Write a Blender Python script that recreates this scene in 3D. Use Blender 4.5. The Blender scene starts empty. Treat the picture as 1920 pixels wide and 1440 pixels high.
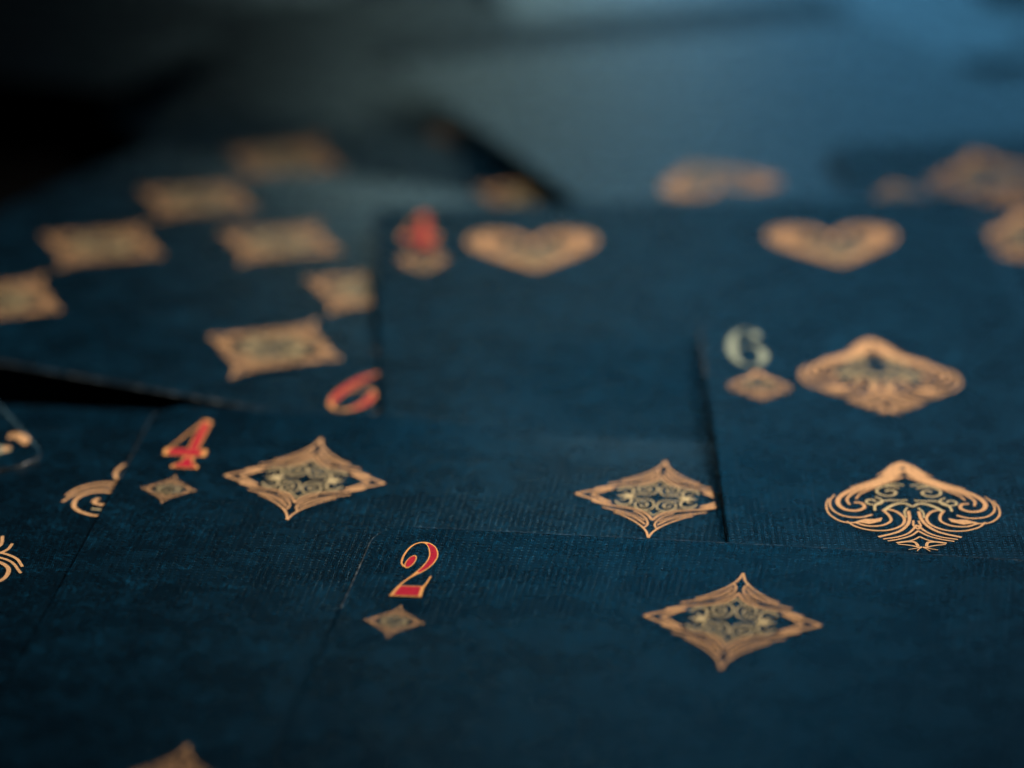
import bpy, math, random
from math import sin, cos, pi, radians, hypot

# ------------------------------------------------------------------ camera
S = bpy.context.scene
C = S.collection
MM = 0.001
FPX, TH, CAMH = 7210.0, radians(21.7), 132.5
cam_d = bpy.data.cameras.new('camera')
cam = bpy.data.objects.new('camera', cam_d); C.objects.link(cam)
cam.location = (0, 0, CAMH * MM)
cam.rotation_euler = (pi / 2 - TH, 0, 0)
cam_d.sensor_fit = 'HORIZONTAL'; cam_d.sensor_width = 36.0
cam_d.lens = FPX / 1920 * 36.0
cam_d.clip_start = 0.02; cam_d.clip_end = 20
cam_d.dof.use_dof = True
cam_d.dof.focus_distance = 0.3225
cam_d.dof.aperture_fstop = 12.4
cam_d.dof.aperture_blades = 0
S.camera = cam
S.view_settings.view_transform = 'Standard'; S.view_settings.look = 'None'
S.view_settings.exposure = 0.0; S.view_settings.gamma = 1.0
S.render.engine = 'CYCLES'
S.cycles.use_denoising = True
S.cycles.denoiser = 'OPENIMAGEDENOISE'
S.cycles.denoising_input_passes = 'RGB_ALBEDO_NORMAL'
S.cycles.denoising_prefilter = 'ACCURATE'
S.cycles.use_adaptive_sampling = False
S.cycles.max_bounces = 6
S.cycles.sample_clamp_direct = 0.75; S.cycles.sample_clamp_indirect = 0.4
S.cycles.sampling_pattern = 'BLUE_NOISE'

# ------------------------------------------------------------------ world and lamps
W = bpy.data.worlds.new('World'); S.world = W; W.use_nodes = True
bg = W.node_tree.nodes['Background']
bg.inputs['Color'].default_value = (0.35, 0.55, 0.8, 1); bg.inputs['Strength'].default_value = 0.006

def area(name, loc, target, size, size_y, power, col):
    d = bpy.data.lights.new(name, 'AREA'); d.shape = 'RECTANGLE'
    d.size = size * MM; d.size_y = size_y * MM; d.energy = power; d.color = col
    o = bpy.data.objects.new(name, d); C.objects.link(o)
    o.location = [c * MM for c in loc]
    from mathutils import Vector
    v = Vector(target) - Vector(loc)
    o.rotation_euler = v.to_track_quat('-Z', 'Y').to_euler()
    return o
area('window_light', (370, 1900, 120), (15, 380, 0), 660, 200, 1.05, (0.15, 0.57, 1.0))
def spot(name, loc, target, angle, radius, power, col):
    from mathutils import Vector
    d = bpy.data.lights.new(name, 'SPOT'); d.spot_size = radians(angle); d.spot_blend = 1.0
    d.shadow_soft_size = radius * MM; d.energy = power; d.color = col
    o = bpy.data.objects.new(name, d); C.objects.link(o)
    o.location = [c * MM for c in loc]
    o.rotation_euler = (Vector(target) - Vector(loc)).to_track_quat('-Z', 'Y').to_euler()
    return o
area('pale_fill', (10, 1900, 70), (0, 450, 0), 190, 100, 0.26, (0.62, 0.95, 0.93))  # unseen lamp added to grey the sheen on the far cards
spot('lamp_light', (235, 365, 345), (2, 336, 0), 27.5, 35, 18.0, (0.94, 0.82, 0.68))
spot('glint_spot', (60, 830, 430), (0, 330, 0), 11, 30, 1.15, (0.01, 0.44, 0.88))  # unseen blue spot added to make the linen threads glint

# ------------------------------------------------------------------ materials
def newmat(name):
    m = bpy.data.materials.new(name); m.use_nodes = True
    nt = m.node_tree
    return m, nt, nt.nodes['Principled BSDF']
def N(nt, t, **kw):
    n = nt.nodes.new(t)
    for k, v in kw.items(): setattr(n, k, v)
    return n
def math_(nt, op, a, b=None, c=None):
    n = N(nt, 'ShaderNodeMath', operation=op)
    for i, v in enumerate((a, b, c)):
        if v is None: continue
        if isinstance(v, (int, float)): n.inputs[i].default_value = v
        else: nt.links.new(v, n.inputs[i])
    return n.outputs[0]
def mm_coord(nt):
    """object coordinates of the card in millimetres"""
    tc = N(nt, 'ShaderNodeTexCoord')
    sc = N(nt, 'ShaderNodeVectorMath', operation='SCALE'); sc.inputs['Scale'].default_value = 1000.0
    nt.links.new(tc.outputs['Object'], sc.inputs[0])
    return sc.outputs[0]
WEAVE = 0.57
def weave(nt, vec):
    """linen embossing: rows of small pits between raised threads -> (height, pit mask, fine thread mask)"""
    nz = N(nt, 'ShaderNodeTexNoise'); nz.inputs['Scale'].default_value = 0.9; nz.inputs['Detail'].default_value = 3
    nt.links.new(vec, nz.inputs['Vector'])
    mx = N(nt, 'ShaderNodeVectorMath', operation='MULTIPLY_ADD')
    nt.links.new(nz.outputs['Color'], mx.inputs[0]); mx.inputs[1].default_value = (.13, .13, 0); nt.links.new(vec, mx.inputs[2])
    sep = N(nt, 'ShaderNodeSeparateXYZ'); nt.links.new(mx.outputs[0], sep.inputs[0])
    def wave(o, period, lo, hi, ph=0.0):
        w = math_(nt, 'SINE', math_(nt, 'MULTIPLY_ADD', o, 2 * pi / period, ph))
        m = N(nt, 'ShaderNodeMapRange', interpolation_type='SMOOTHSTEP'); m.inputs[1].default_value = lo; m.inputs[2].default_value = hi
        nt.links.new(w, m.inputs[0]); return m.outputs[0]
    px = wave(sep.outputs[0], WEAVE, -0.35, 0.65); py = wave(sep.outputs[1], 0.50, -0.3, 0.6)
    brk = N(nt, 'ShaderNodeTexNoise'); brk.inputs['Scale'].default_value = 1.7; brk.inputs['Detail'].default_value = 2
    nt.links.new(vec, brk.inputs['Vector'])
    bm = N(nt, 'ShaderNodeMapRange'); bm.inputs[1].default_value = 0.36; bm.inputs[2].default_value = 0.60
    nt.links.new(brk.outputs['Fac'], bm.inputs[0])
    pit = math_(nt, 'MULTIPLY', math_(nt, 'MULTIPLY', px, py), math_(nt, 'MULTIPLY_ADD', bm.outputs[0], 0.75, 0.25))
    fine = wave(sep.outputs[0], WEAVE / 3, -0.6, 0.9)
    h = math_(nt, 'MULTIPLY_ADD', fine, 0.18, math_(nt, 'SUBTRACT', 1.0, pit))
    return h, pit, fine
def weave_height(nt, vec): return weave(nt, vec)[0]

def card_face():
    m, nt, b = newmat('card_face')
    vec = mm_coord(nt)
    oi = N(nt, 'ShaderNodeObjectInfo')
    off = math_(nt, 'MULTIPLY', oi.outputs['Random'], 400.0)
    add = N(nt, 'ShaderNodeVectorMath', operation='ADD')
    nt.links.new(vec, add.inputs[0])
    cmb = N(nt, 'ShaderNodeCombineXYZ'); nt.links.new(off, cmb.inputs[0]); nt.links.new(off, cmb.inputs[1])
    nt.links.new(cmb.outputs[0], add.inputs[1])
    v2 = add.outputs[0]
    # crackled veins of printed ink
    warp = N(nt, 'ShaderNodeTexNoise'); warp.inputs['Scale'].default_value = 0.5; warp.inputs['Detail'].default_value = 4
    nt.links.new(v2, warp.inputs['Vector'])
    wv = N(nt, 'ShaderNodeVectorMath', operation='MULTIPLY_ADD')
    nt.links.new(warp.outputs['Color'], wv.inputs[0]); wv.inputs[1].default_value = (2.2, 2.2, 0); nt.links.new(v2, wv.inputs[2])
    def ridge(scale, thick):
        n = N(nt, 'ShaderNodeTexNoise'); n.inputs['Scale'].default_value = scale; n.inputs['Detail'].default_value = 3
        n.inputs['Roughness'].default_value = 0.6
        nt.links.new(wv.outputs[0], n.inputs['Vector'])
        a = math_(nt, 'ABSOLUTE', math_(nt, 'SUBTRACT', n.outputs['Fac'], 0.5))
        r = math_(nt, 'SUBTRACT', 1.0, math_(nt, 'MULTIPLY', a, thick))
        return math_(nt, 'POWER', math_(nt, 'MAXIMUM', r, 0.0), 2.0)
    r1 = ridge(0.6, 24.0); r2 = ridge(1.5, 15.0); r3 = ridge(3.6, 9.0)
    cloud = N(nt, 'ShaderNodeTexNoise'); cloud.inputs['Scale'].default_value = 0.20; cloud.inputs['Detail'].default_value = 5
    cloud.inputs['Roughness'].default_value = 0.7
    nt.links.new(v2, cloud.inputs['Vector'])
    mr = N(nt, 'ShaderNodeMapRange'); mr.inputs[1].default_value = 0.38; mr.inputs[2].default_value = 0.66
    nt.links.new(cloud.outputs['Fac'], mr.inputs[0])
    veins = math_(nt, 'MULTIPLY', math_(nt, 'MULTIPLY_ADD', r3, 0.85, math_(nt, 'MULTIPLY_ADD', r2, 0.7, r1)), math_(nt, 'MULTIPLY_ADD', mr.outputs[0], 0.6, 0.35))
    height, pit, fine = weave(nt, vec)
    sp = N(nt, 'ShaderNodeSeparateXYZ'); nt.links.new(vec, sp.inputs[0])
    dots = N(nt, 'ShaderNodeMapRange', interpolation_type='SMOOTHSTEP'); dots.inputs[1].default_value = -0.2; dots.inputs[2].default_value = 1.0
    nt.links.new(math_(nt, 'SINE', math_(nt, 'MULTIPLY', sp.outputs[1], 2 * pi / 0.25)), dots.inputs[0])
    glints = math_(nt, 'MULTIPLY', fine, math_(nt, 'MULTIPLY_ADD', dots.outputs[0], 0.7, 0.3))   # thread glints painted into the face colour as fine dots
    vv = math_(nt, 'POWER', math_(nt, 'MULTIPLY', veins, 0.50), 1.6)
    fac = math_(nt, 'MULTIPLY', math_(nt, 'ADD', vv, 0.035), math_(nt, 'MULTIPLY_ADD', glints, 1.45, 0.14))
    fac = math_(nt, 'MINIMUM', math_(nt, 'MULTIPLY', fac, math_(nt, 'SUBTRACT', 1.0, math_(nt, 'MULTIPLY', pit, 1.0))), 1.0)  # shade inside the pits is darkened into the face colour
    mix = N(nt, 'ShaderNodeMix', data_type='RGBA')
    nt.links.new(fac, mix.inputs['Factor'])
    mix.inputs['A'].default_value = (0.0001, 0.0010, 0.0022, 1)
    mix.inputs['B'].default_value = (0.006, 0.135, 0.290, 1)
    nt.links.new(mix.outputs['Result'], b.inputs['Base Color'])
    b.inputs['Roughness'].default_value = 0.40
    b.inputs['IOR'].default_value = 1.45
    rr = math_(nt, 'MULTIPLY_ADD', cloud.outputs['Fac'], 0.14, 0.205)
    nt.links.new(rr, b.inputs['Roughness'])
    bp = N(nt, 'ShaderNodeBump'); bp.inputs['Strength'].default_value = 1.0; bp.inputs['Distance'].default_value = 0.016 * MM
    nt.links.new(height, bp.inputs['Height'])
    nt.links.new(bp.outputs[0], b.inputs['Normal'])
    return m

def ink(name, col, rough=0.45, metal=0.0):
    m, nt, b = newmat(name)
    vec = mm_coord(nt)
    n = N(nt, 'ShaderNodeTexNoise'); n.inputs['Scale'].default_value = 1.6; n.inputs['Detail'].default_value = 5
    nt.links.new(vec, n.inputs['Vector'])
    mix = N(nt, 'ShaderNodeMix', data_type='RGBA')
    height, pit, fine = weave(nt, vec)
    nt.links.new(math_(nt, 'MULTIPLY', math_(nt, 'MULTIPLY_ADD', n.outputs['Fac'], 0.9, math_(nt, 'MULTIPLY', fine, 0.25)), math_(nt, 'MULTIPLY_ADD', pit, -0.7, 1.0)), mix.inputs['Factor'])  # thread highlights and pit shade painted into the ink colour
    mix.inputs['A'].default_value = tuple(c * 0.62 for c in col) + (1,)
    mix.inputs['B'].default_value = tuple(min(1, c * 1.35) for c in col) + (1,)
    nt.links.new(mix.outputs['Result'], b.inputs['Base Color'])
    b.inputs['Roughness'].default_value = rough; b.inputs['Metallic'].default_value = metal
    b.inputs['IOR'].default_value = 1.4; b.inputs['Specular IOR Level'].default_value = 0.18
    bp = N(nt, 'ShaderNodeBump'); bp.inputs['Strength'].default_value = 0.7; bp.inputs['Distance'].default_value = 0.006 * MM
    nt.links.new(height, bp.inputs['Height'])
    nt.links.new(bp.outputs[0], b.inputs['Normal'])
    return m

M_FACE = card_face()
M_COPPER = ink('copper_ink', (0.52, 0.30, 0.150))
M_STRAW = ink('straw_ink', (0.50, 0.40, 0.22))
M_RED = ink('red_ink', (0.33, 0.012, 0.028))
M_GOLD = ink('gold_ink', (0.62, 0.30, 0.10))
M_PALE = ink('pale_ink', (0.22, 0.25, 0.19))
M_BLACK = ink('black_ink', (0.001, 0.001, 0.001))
def edge_mat():
    m, nt, b = newmat('card_edge')
    vec = mm_coord(nt)
    n = N(nt, 'ShaderNodeTexNoise'); n.inputs['Scale'].default_value = 1.3; n.inputs['Detail'].default_value = 6
    nt.links.new(vec, n.inputs['Vector'])
    cr = N(nt, 'ShaderNodeValToRGB'); nt.links.new(n.outputs['Fac'], cr.inputs['Fac'])
    cr.color_ramp.elements[0].position = 0.50; cr.color_ramp.elements[0].color = (0.006, 0.014, 0.022, 1)
    cr.color_ramp.elements[1].position = 0.78; cr.color_ramp.elements[1].color = (0.20, 0.24, 0.27, 1)
    nt.links.new(cr.outputs['Color'], b.inputs['Base Color']); b.inputs['Roughness'].default_value = 0.8
    return m
M_EDGE = edge_mat()
def table_mat():
    m, nt, b = newmat('table_wood')
    vec = mm_coord(nt)
    mp = N(nt, 'ShaderNodeMapping'); mp.inputs['Scale'].default_value = (0.02, 0.25, 0.2); nt.links.new(vec, mp.inputs['Vector'])
    n = N(nt, 'ShaderNodeTexNoise'); n.inputs['Scale'].default_value = 1.0; n.inputs['Detail'].default_value = 6
    nt.links.new(mp.outputs[0], n.inputs['Vector'])
    cr = N(nt, 'ShaderNodeValToRGB'); nt.links.new(n.outputs['Fac'], cr.inputs['Fac'])
    cr.color_ramp.elements[0].color = (0.0012, 0.0012, 0.0016, 1); cr.color_ramp.elements[1].color = (0.004, 0.004, 0.005, 1)
    nt.links.new(cr.outputs['Color'], b.inputs['Base Color']); b.inputs['Roughness'].default_value = 0.7
    b.inputs['IOR'].default_value = 1.25
    return m
M_TABLE = table_mat()

# ------------------------------------------------------------------ mesh helpers
def link_mesh(name, verts, faces, mats, mi=None, parent=None):
    me = bpy.data.meshes.new(name)
    me.from_pydata([(x * MM, y * MM, z * MM) for x, y, z in verts], [], faces)
    for m in mats: me.materials.append(m)
    if mi: me.polygons.foreach_set('material_index', mi)
    me.update()
    o = bpy.data.objects.new(name, me); C.objects.link(o)
    if parent: o.parent = parent
    return o

def catmull(pts, step=0.22):
    """pts: (x, y, w) -> smooth dense polyline"""
    if len(pts) < 3:
        P = [pts[0]] + list(pts) + [pts[-1]]
    else:
        P = [tuple(2 * a - b for a, b in zip(pts[0], pts[1]))] + list(pts) + [tuple(2 * a - b for a, b in zip(pts[-1], pts[-2]))]
    out = []
    for i in range(1, len(P) - 2):
        p0, p1, p2, p3 = P[i - 1:i + 3]
        n = max(2, int(hypot(p2[0] - p1[0], p2[1] - p1[1]) / step))
        for k in range(n):
            t = k / n
            out.append(tuple(0.5 * (2 * b + (c - a) * t + (2 * a - 5 * b + 4 * c - d) * t * t + (3 * b - a - 3 * c + d) * t ** 3)
                             for a, b, c, d in zip(p0, p1, p2, p3)))
    out.append(tuple(P[-2]))
    return out

class Print:
    """flat ink shapes gathered in card millimetres; each stroke lies a micron above the last"""
    def __init__(s, k=1.0): s.v = []; s.f = []; s.m = []; s.z = 0.0; s.k = k
    def ribbon(s, pts, mat=0, step=0.22, lift=0.0009):
        p = catmull([(a[0], a[1], a[2]) for a in pts], step)
        z = s.z; s.z += lift
        base = len(s.v)
        for i, (x, y, w) in enumerate(p):
            a = p[max(0, i - 1)]; b = p[min(len(p) - 1, i + 1)]
            dx, dy = b[0] - a[0], b[1] - a[1]; L = hypot(dx, dy) or 1e-6
            nx, ny = -dy / L * max(w * s.k, 0.02) / 2, dx / L * max(w * s.k, 0.02) / 2
            s.v += [(x + nx, y + ny, z), (x - nx, y - ny, z)]
        for i in range(len(p) - 1):
            s.f.append((base + 2 * i + 1, base + 2 * i + 3, base + 2 * i + 2, base + 2 * i)); s.m.append(mat)
    def poly(s, pts, mat=0, lift=0.0009):
        z = s.z; s.z += lift
        base = len(s.v)
        cx = sum(p[0] for p in pts) / len(pts); cy = sum(p[1] for p in pts) / len(pts)
        ar = sum(pts[i][0] * pts[(i + 1) % len(pts)][1] - pts[(i + 1) % len(pts)][0] * pts[i][1] for i in range(len(pts)))
        q = list(pts) if ar > 0 else list(pts)[::-1]
        s.v += [(x, y, z) for x, y in q] + [(cx, cy, z)]
        n = len(q)
        for i in range(n): s.f.append((base + i, base + (i + 1) % n, base + n)); s.m.append(mat)
    def mirror(s, fn, sx=(1, -1), sy=(1,)):
        for a in sx:
            for b in sy: fn(lambda P: [(p[0] * a, p[1] * b) + tuple(p[2:]) for p in P])

def wpts(pts, w0, w1=None):
    w1 = w0 if w1 is None else w1
    n = len(pts) - 1
    return [(x, y, w0 + (w1 - w0) * i / n) for i, (x, y) in enumerate(pts)]

def spiral(cx, cy, r0, r1, a0, turns, w0, w1, sq=1.0):
    n = max(8, int(abs(turns) * 12)); out = []
    for i in range(n + 1):
        t = i / n; a = a0 + turns * 2 * pi * t; r = r0 + (r1 - r0) * t
        out.append((cx + r * cos(a), cy + r * sin(a) * sq, w0 + (w1 - w0) * t))
    return out

# ------------------------------------------------------------------ pips (card millimetres)
def diamond_print(k=0.54):
    P = Print(k)
    def q(T):
        P.ribbon(T(wpts([(0.0, 8.75), (0.14, 8.0), (0.36, 7.25), (0.97, 6.1), (1.88, 4.98), (2.8, 4.08), (3.4, 3.72)], .40, .28)))
        P.ribbon(T(wpts([(0.55, 6.7), (0.32, 6.1), (0.34, 5.5), (0.6, 4.65), (1.12, 3.8), (1.75, 3.25)], .30, .30)))
        P.ribbon(T(wpts([(0.5, 6.0), (1.4, 4.72), (2.35, 3.95), (3.5, 3.2), (4.5, 2.72)], .32, .34)))
        P.ribbon(T(wpts([(0.62, 5.2), (1.45, 4.2), (2.3, 3.58), (3.3, 3.02)], .26, .16)))
        P.ribbon(T(wpts([(0.0, 5.05), (0.43, 3.98), (1.16, 3.12), (2.15, 2.7), (3.2, 2.4), (4.3, 2.1), (5.55, 1.42)], .40, .40)))
        P.ribbon(T(wpts([(0.0, 4.0), (0.54, 3.18), (1.45, 2.62), (2.44, 2.22), (3.4, 1.95)], .22, .14)), 1)
        P.ribbon(T(wpts([(7.1, 0.0), (6.4, 0.5), (5.5, 1.08), (4.6, 1.86), (3.8, 2.12)], .46, .40)))
        P.ribbon(T(wpts([(5.75, 0.0), (5.1, 0.5), (4.5, 1.1), (3.9, 1.6)], .42, .56)))
        P.ribbon(T(wpts([(5.6, .72), (5.0, 1.12), (4.3, 1.72)], .2, .44)))
        P.ribbon(T(wpts([(0.1, 1.85), (0.3, 2.62), (0.95, 2.86), (1.6, 2.4), (1.78, 1.55), (1.45, 1.05), (0.98, 1.15), (0.68, 1.65), (0.85, 2.15), (1.2, 2.05), (1.3, 1.7)], .24, .26)), 1)
        P.ribbon(T(wpts([(0.1, 1.85), (0.33, 0.85), (0.92, 0.5), (1.5, 0.62), (2.1, .3)], .24, .28)), 1)
        P.ribbon(T(wpts([(2.42, .2), (2.12, 1.05), (2.3, 1.75), (2.85, 1.9), (3.4, 1.5), (3.5, 1.1)], .36, .24)), 1)
        P.ribbon(T(wpts([(2.6, .15), (2.75, .8), (3.15, .95)], .3, .18)), 1)
        P.poly(T([(1.9, 0.0), (2.35, .36), (2.9, .22), (3.6, 0.0)]), 1)
    P.mirror(q, (1, -1), (1, -1))
    return P

def spade_print(k=0.74):
    P = Print(k)
    def h(T):
        P.ribbon(T(wpts([(0.05, 9.1), (0.8, 7.4), (1.7, 5.9), (3.1, 4.5), (4.7, 3.3), (5.9, 1.9), (6.35, .4), (5.9, -.9), (4.9, -1.2), (4.15, -.55), (4.3, .35), (4.95, .5)], .75, .36)))
        P.ribbon(T(wpts([(0.1, 7.7), (0.9, 6.2), (2.1, 4.8), (3.7, 3.5), (4.9, 2.4), (5.5, 1.1), (5.35, .0)], .7, .26)))
        P.ribbon(T(wpts([(0.0, 9.3), (.75, 8.6), (1.35, 7.4), (1.9, 6.6)], .5, .3)))
        P.ribbon(T(wpts([(1.0, 8.5), (1.7, 7.2), (2.4, 6.3)], .2, .2)))
        P.ribbon(T(wpts([(0.35, 8.6), (1.25, 7.1), (2.3, 5.7), (3.6, 4.6), (5.0, 3.6)], .34, .2)))
        P.ribbon(T(wpts([(0.15, 6.2), (1.1, 5.35), (2.3, 4.3), (3.4, 3.2), (4.3, 2.2), (4.7, 1.2)], .36, .22)))
        P.ribbon(T(wpts([(6.5, 2.0), (7.0, .7), (6.95, -1.0), (6.1, -2.3), (4.7, -2.6), (3.6, -2.0)], .2, .36)))
        P.ribbon(T(wpts([(7.1, 1.2), (7.4, -.3), (7.25, -2.0), (6.4, -3.4), (5.3, -3.7), (4.2, -3.2)], .18, .34)))
        P.ribbon(T(wpts([(5.9, -3.4), (5.2, -4.5), (3.9, -5.25), (2.4, -5.15), (1.25, -4.1), (.95, -2.7), (1.45, -1.4), (2.1, -.9)], .26, .40)))
        P.ribbon(T(wpts([(5.3, -3.6), (4.2, -4.35), (2.95, -4.2), (2.15, -3.3), (2.2, -2.1), (2.65, -1.0)], .34, .34)))
        P.poly(T([(5.2, -3.5), (4.0, -3.95), (3.0, -3.4), (2.8, -2.6), (3.5, -2.95), (4.3, -2.9)]))
        P.ribbon(T(wpts([(0.45, -1.2), (0.5, -2.8), (0.9, -4.3), (1.8, -5.6), (3.5, -6.6)], .40, .40)))
        P.ribbon(T(wpts([(0.0, -4.1), (.8, -5.7), (1.8, -6.55), (3.15, -7.05)], .32, .26)))
        P.ribbon(T(wpts([(0.0, -5.3), (.7, -6.3), (1.7, -7.0), (2.8, -7.45)], .30, .26)))
        P.ribbon(T(wpts([(0.22, -3.2), (0.3, -4.3), (0.0, -5.0)], .26, .26)))
        P.ribbon(T(wpts([(0.0, -6.5), (.55, -7.15), (1.2, -7.5)], .26, .2)))
        P.ribbon(T(wpts([(0.35, -8.5), (.55, -7.7), (1.2, -7.55), (2.1, -7.85)], .36, .4)))
        P.ribbon(T(wpts([(0.2, -8.75), (1.1, -8.3), (2.0, -8.1)], .3, .16)))
        P.ribbon(T(wpts([(0.05, -8.6), (.5, -8.9), (1.25, -9.2)], .22, .12)))
        P.ribbon(T(wpts([(0.05, -8.7), (.3, -9.0), (.55, -9.5)], .2, .1)))
        P.ribbon(T(spiral(1.75, 2.75, 1.35, .25, 2.4, -1.3, .26, .3)), 1)
        P.ribbon(T(spiral(3.35, .7, 1.0, .2, 1.9, 1.2, .24, .3)), 1)
        P.ribbon(T(wpts([(0.3, 1.1), (1.0, .95), (1.9, 1.0), (2.7, .6), (3.2, -.2), (3.3, -1.2)], .26, .3)), 1)
        P.ribbon(T(wpts([(0.3, 4.2), (1.0, 4.5), (1.9, 4.15)], .2, .26)), 1)
        P.ribbon(T(wpts([(0.0, -.3), (.6, .35), (1.3, .25), (2.0, -.4), (2.5, -1.2)], .3, .5)), 1)
        P.ribbon(T(wpts([(0.45, -.5), (.8, -1.4), (.75, -2.6)], .24, .2)), 1)
    P.mirror(h)
    return P

def heart_print(k=0.9):
    P = Print(k)
    def h(T):
        P.ribbon(T(wpts([(0.0, .9), (.6, 3.4), (1.9, 5.7), (3.8, 6.6), (5.7, 5.9), (6.8, 3.9), (6.4, 1.3), (4.7, -1.6), (2.4, -4.5), (0.0, -7.3)], .5, .5)))
        P.ribbon(T(wpts([(1.0, 3.0), (2.1, 4.9), (3.7, 5.8), (5.2, 5.0), (5.9, 3.4), (5.4, 1.2), (3.9, -1.4), (1.9, -3.9), (0.0, -5.9)], .5, .55)))
        P.ribbon(T(spiral(4.1, 3.1, 1.7, .25, 2.6, -1.6, .5, .5)))
        P.poly(T([(4.2, 5.1), (5.3, 4.5), (5.6, 3.0), (4.9, 2.2), (4.9, 3.6)]))
        P.ribbon(T(wpts([(3.4, .9), (2.6, .1), (1.7, .4), (1.6, 1.5), (2.3, 2.0)], .36, .3)), 1)
        P.ribbon(T(wpts([(0.0, -.6), (.9, -1.6), (2.2, -1.9), (3.3, -1.0)], .4, .4)), 1)
        P.ribbon(T(wpts([(0.0, -2.2), (1.0, -3.1), (2.0, -3.1)], .5, .4)), 1)
        P.ribbon(T(wpts([(0.0, -3.8), (.7, -4.5)], .5, .4)), 1)
        P.ribbon(T(wpts([(5.2, 1.8), (4.2, .2), (2.9, -2.0), (1.2, -3.9)], .4, .4)))
    P.mirror(h)
    return P

def club_print(k=0.95):
    P = Print(k)
    def lobe(T):
        # a lobe grown along +y from the heart of the pip
        P.ribbon(T(wpts([(0.6, .6), (2.3, 1.6), (3.2, 3.4), (2.7, 5.4), (.8, 6.3), (-1.0, 5.6), (-1.7, 4.1), (-1.1, 2.8), (.2, 2.5), (1.1, 3.3), (.9, 4.3), (.1, 4.6), (-.3, 4.0)], .34, .4)))
        P.ribbon(T(wpts([(-.6, .6), (-2.2, 1.5), (-3.1, 3.0), (-2.9, 4.8), (-1.9, 6.2)], .4, .24)))
        P.ribbon(T(wpts([(-.2, 1.0), (-1.5, 2.0), (-2.3, 3.2), (-2.2, 4.9), (-.9, 6.8)], .34, .24)))
        P.ribbon(T(wpts([(.9, .4), (2.9, 1.1), (4.0, 2.6), (3.9, 4.4)], .4, .26)))
        P.ribbon(T(wpts([(1.2, .1), (3.3, .5), (4.6, 1.7), (4.9, 3.0)], .36, .24)))
        P.ribbon(T(wpts([(1.2, 1.3), (2.2, 2.4), (2.2, 4.0), (1.4, 5.2)], .3, .22)), 1)
    for a in (0, 2.05, -2.05):
        c, s_ = cos(a), sin(a)
        m = -1 if a > 0 else 1
        lobe(lambda Q, c=c, s_=s_, m=m: [(p[0] * m * c - (p[1]) * s_, p[0] * m * s_ + (p[1]) * c + .6) + tuple(p[2:]) for p in Q])
    def st(T):
        P.ribbon(T(wpts([(0.15, 0), (.3, -2.6), (1.0, -4.8), (2.8, -6.6)], .4, .34)))
        P.ribbon(T(wpts([(0.0, -3.6), (.8, -5.6), (2.0, -7.2)], .34, .28)))
        P.ribbon(T(wpts([(0.0, -6.0), (.6, -7.0), (1.3, -7.6)], .3, .26)))
    P.mirror(st)
    return P

PIPS = {'diamond': diamond_print(), 'spade': spade_print(), 'heart': heart_print(), 'club': club_print()}

MINI = {'diamond': diamond_print(0.45), 'spade': spade_print(0.6), 'heart': heart_print(0.7), 'club': club_print(0.8)}

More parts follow.
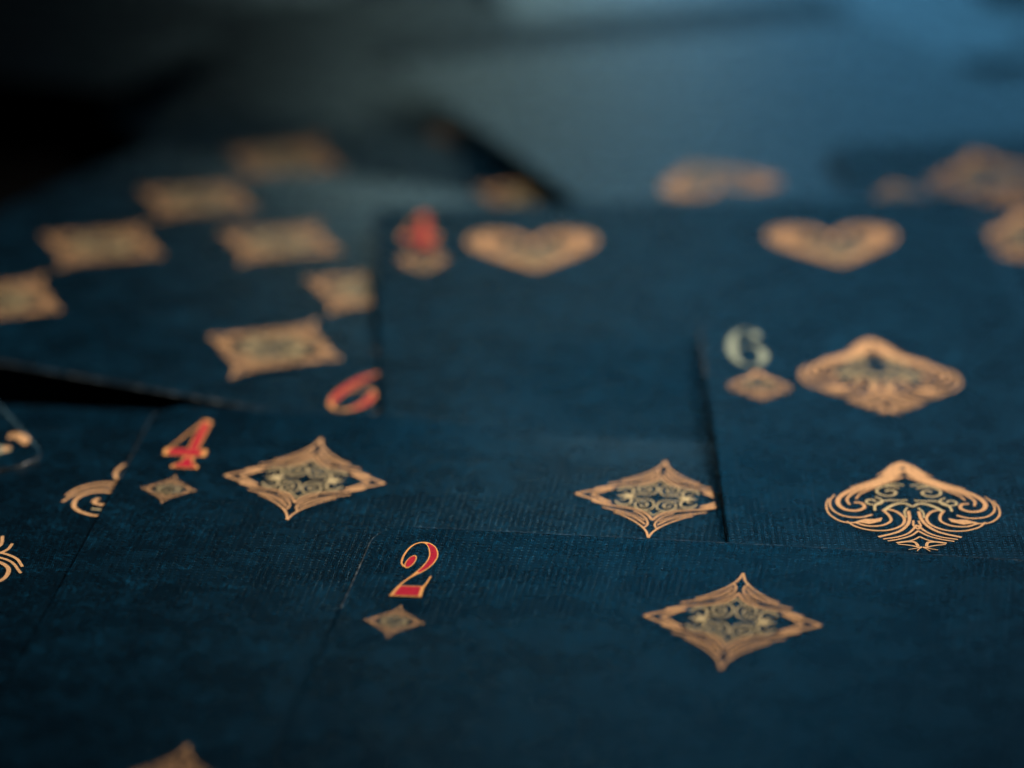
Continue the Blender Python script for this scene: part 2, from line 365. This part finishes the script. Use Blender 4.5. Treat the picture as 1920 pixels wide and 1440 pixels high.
# ------------------------------------------------------------------ index numerals, 4 x 10.4 mm
def numeral_print(ch, red):
    P = Print()
    fill, rim = (0, 1) if red else (2, 2)
    def stroke(path):
        P.ribbon([(x, y, w + (.11 if red else .12)) for x, y, w in path], rim, .12)
        seg = []
        for x, y, w in path + [(0, 0, 0)]:
            if w > .24: seg.append((x, y, w - .10))
            else:
                if len(seg) > 1 and red: P.ribbon(seg, fill, .12)
                seg = []
    def blob(pts):
        cx = sum(p[0] for p in pts) / len(pts); cy = sum(p[1] for p in pts) / len(pts)
        P.poly(pts, rim)
        if red: s_z = P.z; P.z += .02
        if red: P.poly([(cx + (x - cx) * .78, cy + (y - cy) * .86) for x, y in pts], fill, .02)
    def ell(cx, cy, rx, ry, tilt=0):
        return [(cx + rx * cos(t) * cos(tilt) - ry * sin(t) * sin(tilt), cy + rx * cos(t) * sin(tilt) + ry * sin(t) * cos(tilt)) for t in [2 * pi * k / 16 for k in range(16)]]
    if ch == '2':
        stroke([(-.62, .55, .04), (-.92, 1.2, .05), (-1.0, 2.3, .05), (-.86, 3.7, .05), (-.5, 4.75, .05), (0.05, 5.2, .08), (.6, 5.05, .3), (1.1, 4.3, .56), (1.45, 3.1, .66), (1.47, 1.9, .64), (1.22, .7, .56), (.8, -.35, .36), (.42, -1.1, .12), (.1, -1.8, .05), (-.2, -2.6, .05), (-.45, -3.7, .05), (-.72, -4.95, .05)])
        blob(ell(-.22, 1.5, .40, 1.25, -.12))
        P.ribbon([(1.72, -3.1, .16), (1.85, -2.2, .16), (1.95, -1.1, .14)], rim, .12)
        blob([(-.80, -5.08), (-.42, -3.1), (1.78, -3.02), (1.86, -5.0)])
    elif ch == '4':
        stroke([(.75, 5.1, .04), (.1, 3.4, .04), (-.9, .2, .04), (-1.5, -1.7, .05)])
        blob([(.55, 5.3), (1.05, 5.4), (1.5, 5.0), (1.42, 1.0), (1.42, -3.4), (.42, -3.4), (.42, 1.0), (.5, 3.6)])
        blob([(-1.65, -1.4), (-1.45, -1.0), (2.25, -1.0), (2.3, -2.3), (2.1, -2.5), (-1.5, -2.5)])
        blob([(.5, -2.8), (1.35, -2.8), (1.5, -4.0), (2.15, -4.75), (2.15, -5.2), (-.3, -5.2), (-.3, -4.75), (.35, -4.0)])
    elif ch in '69':
        k = 1 if ch == '6' else -1
        R = lambda L: [(p[0] * k, p[1] * k) + tuple(p[2:]) for p in L]
        stroke(R([(1.05, 4.6, .05), (.6, 5.1, .06), (.0, 5.15, .1), (-.8, 4.4, .35), (-1.4, 2.6, .72), (-1.65, .2, .85), (-1.62, -2.0, .80), (-1.2, -4.0, .5), (-.4, -5.0, .15), (.3, -5.1, .12), (1.1, -4.4, .45), (1.55, -2.8, .76), (1.5, -1.2, .72), (1.0, .2, .36), (.35, .7, .08), (-.5, .3, .05), (-1.1, -.8, .05)]))
        blob(R(ell(1.05, 3.7, .55, .95)))
    return P
NUM = {('2', True): numeral_print('2', True), ('4', True): numeral_print('4', True), ('9', True): numeral_print('9', True),
       ('6', False): numeral_print('6', False), ('9', False): numeral_print('9', False), ('7', False): numeral_print('4', False)}

# ------------------------------------------------------------------ cards
CW, CH, CT, CR = 63.5, 88.9, 0.30, 3.3
def lay(P, root, name, mats, bend, lx, ly, scale=1.0, flip=False, base=0.035, ky=1.0):
    k = -scale if flip else scale
    v = []
    for x, y, z in P.v:
        X, Y = lx + x * k, ly + y * k * ky
        v.append((X, Y, bend(X, Y) + base + z))
    return link_mesh(name, v, P.f, mats, P.m, root)

def card(label, x, y, z, rot, suit, rank, pips, bend=None, indices=(False,), worn=True):
    """x, y, z: centre of the card face in mm; pips: (column, row, upside down)"""
    bend = bend or (lambda X, Y: 0.0)
    root = bpy.data.objects.new('playing_card', None); C.objects.link(root)
    root.empty_display_size = 0.01
    root.location = (x * MM, y * MM, z * MM); root.rotation_euler = (0, 0, radians(rot))
    root['label'] = label; root['category'] = 'playing card'; root['group'] = 'blue playing cards spread on the table'
    # stock: rounded slab that follows the bend
    hw, hh = CW / 2, CH / 2
    ys = []
    for k in range(9): ys.append(-hh + CR * (1 - cos(k / 8 * pi / 2)))
    n = 26
    for k in range(1, n): ys.append(-hh + CR + (CH - 2 * CR) * k / n)
    ys += [-t for t in ys[:9]][::-1]
    ys = ys[:1] + [-hh + 0.13] + [y for y in ys[1:-1] if abs(y) < hh - 0.16] + [hh - 0.13] + ys[-1:]
    nx = 22
    v, f, mi = [], [], []
    def half(Y):
        d = abs(Y) - (hh - CR)
        return hw if d <= 0 else hw - CR + math.sqrt(max(0, CR * CR - d * d))
    for side in (0, 1):
        for Y in ys:
            w = half(Y)
            for i in range(nx + 1):
                X = -w if i == 0 else w if i == nx else (-w + .13) + 2 * (w - .13) * (i - 1) / (nx - 2)
                rim = i in (0, nx) or Y in (ys[0], ys[-1])
                v.append((X, Y, bend(X, Y) - side * CT - (.05 if rim and not side else 0)))
    R = nx + 1; Lr = len(ys); off = R * Lr
    for j in range(Lr - 1):
        for i in range(nx):
            a = j * R + i
            f.append((a, a + 1, a + R + 1, a + R)); mi.append(1 if worn and j in (0, Lr - 2) or worn and (i in (0, nx - 1) and (j < 9 or j > Lr - 14)) else 0)
            f.append((off + a, off + a + R, off + a + R + 1, off + a + 1)); mi.append(0)
    loop = [i for i in range(R)] + [j * R + nx for j in range(1, Lr)] + [(Lr - 1) * R + i for i in range(nx - 1, -1, -1)] + [j * R for j in range(Lr - 2, 0, -1)]
    for i in range(len(loop)):
        a, b = loop[i], loop[(i + 1) % len(loop)]
        f.append((a, a + off, b + off, b)); mi.append(1)
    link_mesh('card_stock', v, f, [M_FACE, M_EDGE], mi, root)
    red = suit in ('diamond', 'heart')
    for (px, py, fl) in pips:
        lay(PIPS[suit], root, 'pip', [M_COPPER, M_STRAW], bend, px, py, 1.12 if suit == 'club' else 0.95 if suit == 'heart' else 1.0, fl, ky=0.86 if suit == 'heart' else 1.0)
    for fl in indices:
        s = -1 if fl else 1
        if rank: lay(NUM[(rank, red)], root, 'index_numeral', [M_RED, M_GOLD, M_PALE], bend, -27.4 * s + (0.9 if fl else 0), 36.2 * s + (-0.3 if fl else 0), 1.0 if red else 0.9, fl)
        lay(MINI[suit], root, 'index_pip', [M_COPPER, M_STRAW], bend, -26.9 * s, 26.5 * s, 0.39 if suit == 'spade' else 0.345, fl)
    return root

def smooth(a, b, t):
    t = min(1.0, max(0.0, (t - a) / (b - a))); return t * t * (3 - 2 * t)
L, Rr = -15.5, 15.5

# two of diamonds, nearest, lying on the four and the six
card('blue two of diamonds with a red outlined 2, on top of the spread in front', 12.96, 249.7, 0.72, -9, 'diamond', '2',
     [(0, 30, False)], lambda X, Y: -0.38 + 0.0145 * min(X + 31.75, 38) - 0.00012 * max(0, 20 - Y) ** 2 + 0.0009 * max(0, Y - 20) ** 2)
# four of diamonds
card('blue four of diamonds with a red 4, left of centre under the two', -6.45, 278.4, 0.0, -7, 'diamond', '4',
     [(L, 30, False), (Rr, 30, False), (L, -30, True)], lambda X, Y: -0.0013 * max(0, Y - 24) ** 2 * smooth(-4, 12, X) + 0.0012 * max(0, Y - 22) ** 2 * smooth(2, -12, X))
# six of spades
card('blue six of spades with a pale 6, at the right over the four of diamonds', 49.85, 303.0, 0.62, 0.3, 'spade', '6',
     [(L, 30, False), (L, 0, False), (Rr, 30, False), (Rr, 0, False)], lambda X, Y: 0.10 - 0.005 * (X + 31.75) + 0.6 * smooth(-8, 16, Y) * smooth(-8, -31, X))
# four of hearts
card('blue four of hearts with a blurred red 4, behind the four of diamonds', 19.2, 342.0, -0.4, 2.9, 'heart', '4',
     [(L, 30, False), (Rr, 30, False)], lambda X, Y: -0.55 * smooth(8, -19, Y) * smooth(-26, -14, X))
# nine of diamonds, drooping to the table at its far end
card('blue nine of diamonds turned aslant, with an upside-down red 9 beside the four of hearts', -24.2, 378.4, -0.9, -25, 'diamond', '9',
     [(L, 30, False), (Rr, 30, False), (L, 10, False), (Rr, 10, False), (0, 0, False), (L, -10, True), (Rr, -10, True), (L, -30, True), (Rr, -30, True)],
     lambda X, Y: -0.025 * min(58, max(0, Y + 30)) - 0.0006 * min(58, max(0, Y + 30)) ** 2, indices=(True,))
# nine of hearts beyond, sloping down to the card behind it
card('blurred blue card with upside-down hearts, slanting behind the four of hearts', 26.06, 430.9, -1.7, 20, 'heart', '9',
     [(L, -30, True)], lambda X, Y: max(-0.050 * (Y + 30), -3.15), indices=())
# nine of spades at the far right
card('blurred blue spade card at the right, tucked behind the four of hearts', 72.0, 368.0, -0.95, 8, 'spade', None,
     [(L, 30, False), (L, 10, False), (0, 0, False), (Rr, 30, False)], lambda X, Y: -0.006 * max(0, Y - 6))
# plain cards further back
card('blurred plain blue card at the right back, beyond the spade card', 70.0, 445.0, -4.0, 10, 'spade', None, [], lambda X, Y: -0.042 * (Y + 44.45), indices=())
card('blurred plain blue card along the top centre, farthest back', 30.0, 499.0, -8.6, 4, 'heart', None, [], lambda X, Y: -0.062 * Y, indices=())
# seven of clubs at the left
card('dark card with cut-off golden club scrolls, at the left under the four of diamonds', -48.8, 279.0, -0.36, -3, 'club', None,
     [(0, 15, False), (Rr, 30, False)], lambda X, Y: 0.008 * (X - 31.75), indices=())
# plain strip of a card showing beneath the clubs
card('dark plain card edge below the black gap, beneath the club card', -40.6, 287.2, -1.9, -6, 'club', None, [], indices=())
# corner of a card at the left edge
k = card('dark rounded card corner with pale green and gold print, at the left edge', -88.2, 342.9, -0.22, 24, 'club', None, [], lambda X, Y: -0.045 * max(0, Y + 37), indices=(), worn=False)
def corner_print():
    P = Print()
    P.ribbon([(27.0, -34.5, .7), (27.6, -37.0, 1.1), (28.0, -39.2, 1.0), (29.2, -40.4, .4)], 2)
    P.ribbon([(25.2, -40.2, .6), (27.2, -40.9, .9), (29.3, -40.7, .6)], 2)
    P.ribbon([(29.3, -40.0, .7), (28.6, -40.9, .5)], 0)
    P.ribbon([(29.9, -38.2, .3), (30.7, -37.6, 1.0), (31.1, -38.9, 1.1), (30.8, -40.1, .4)], 0)
    return P
lay(corner_print(), k, 'ornament', [M_COPPER, M_STRAW, M_PALE], lambda X, Y: 0.0, 0, 0)
# a card beyond the nine of diamonds
card('blurred card with one dim smudged pip, at the back beyond the nine of diamonds', -18.2, 448.0, -5.0, 25, 'diamond', None,
     [(0, -30, True)], lambda X, Y: -0.045 * (Y + 44.45) + 0.0004 * max(0, Y + 10) ** 2, indices=())
# dark card at the far left
card('dark slate card out of focus, at the far left back', -62.0, 492.0, -8.4, -20, 'spade', None, [], lambda X, Y: -0.085 * Y, indices=())

# ------------------------------------------------------------------ the table
tv = [(-900, -200, -13.5), (900, -200, -13.5), (900, 2200, -13.5), (-900, 2200, -13.5)]
t = link_mesh('tabletop', tv, [(0, 1, 2, 3)], [M_TABLE]); t['kind'] = 'structure'; t['label'] = 'dark table under the cards'
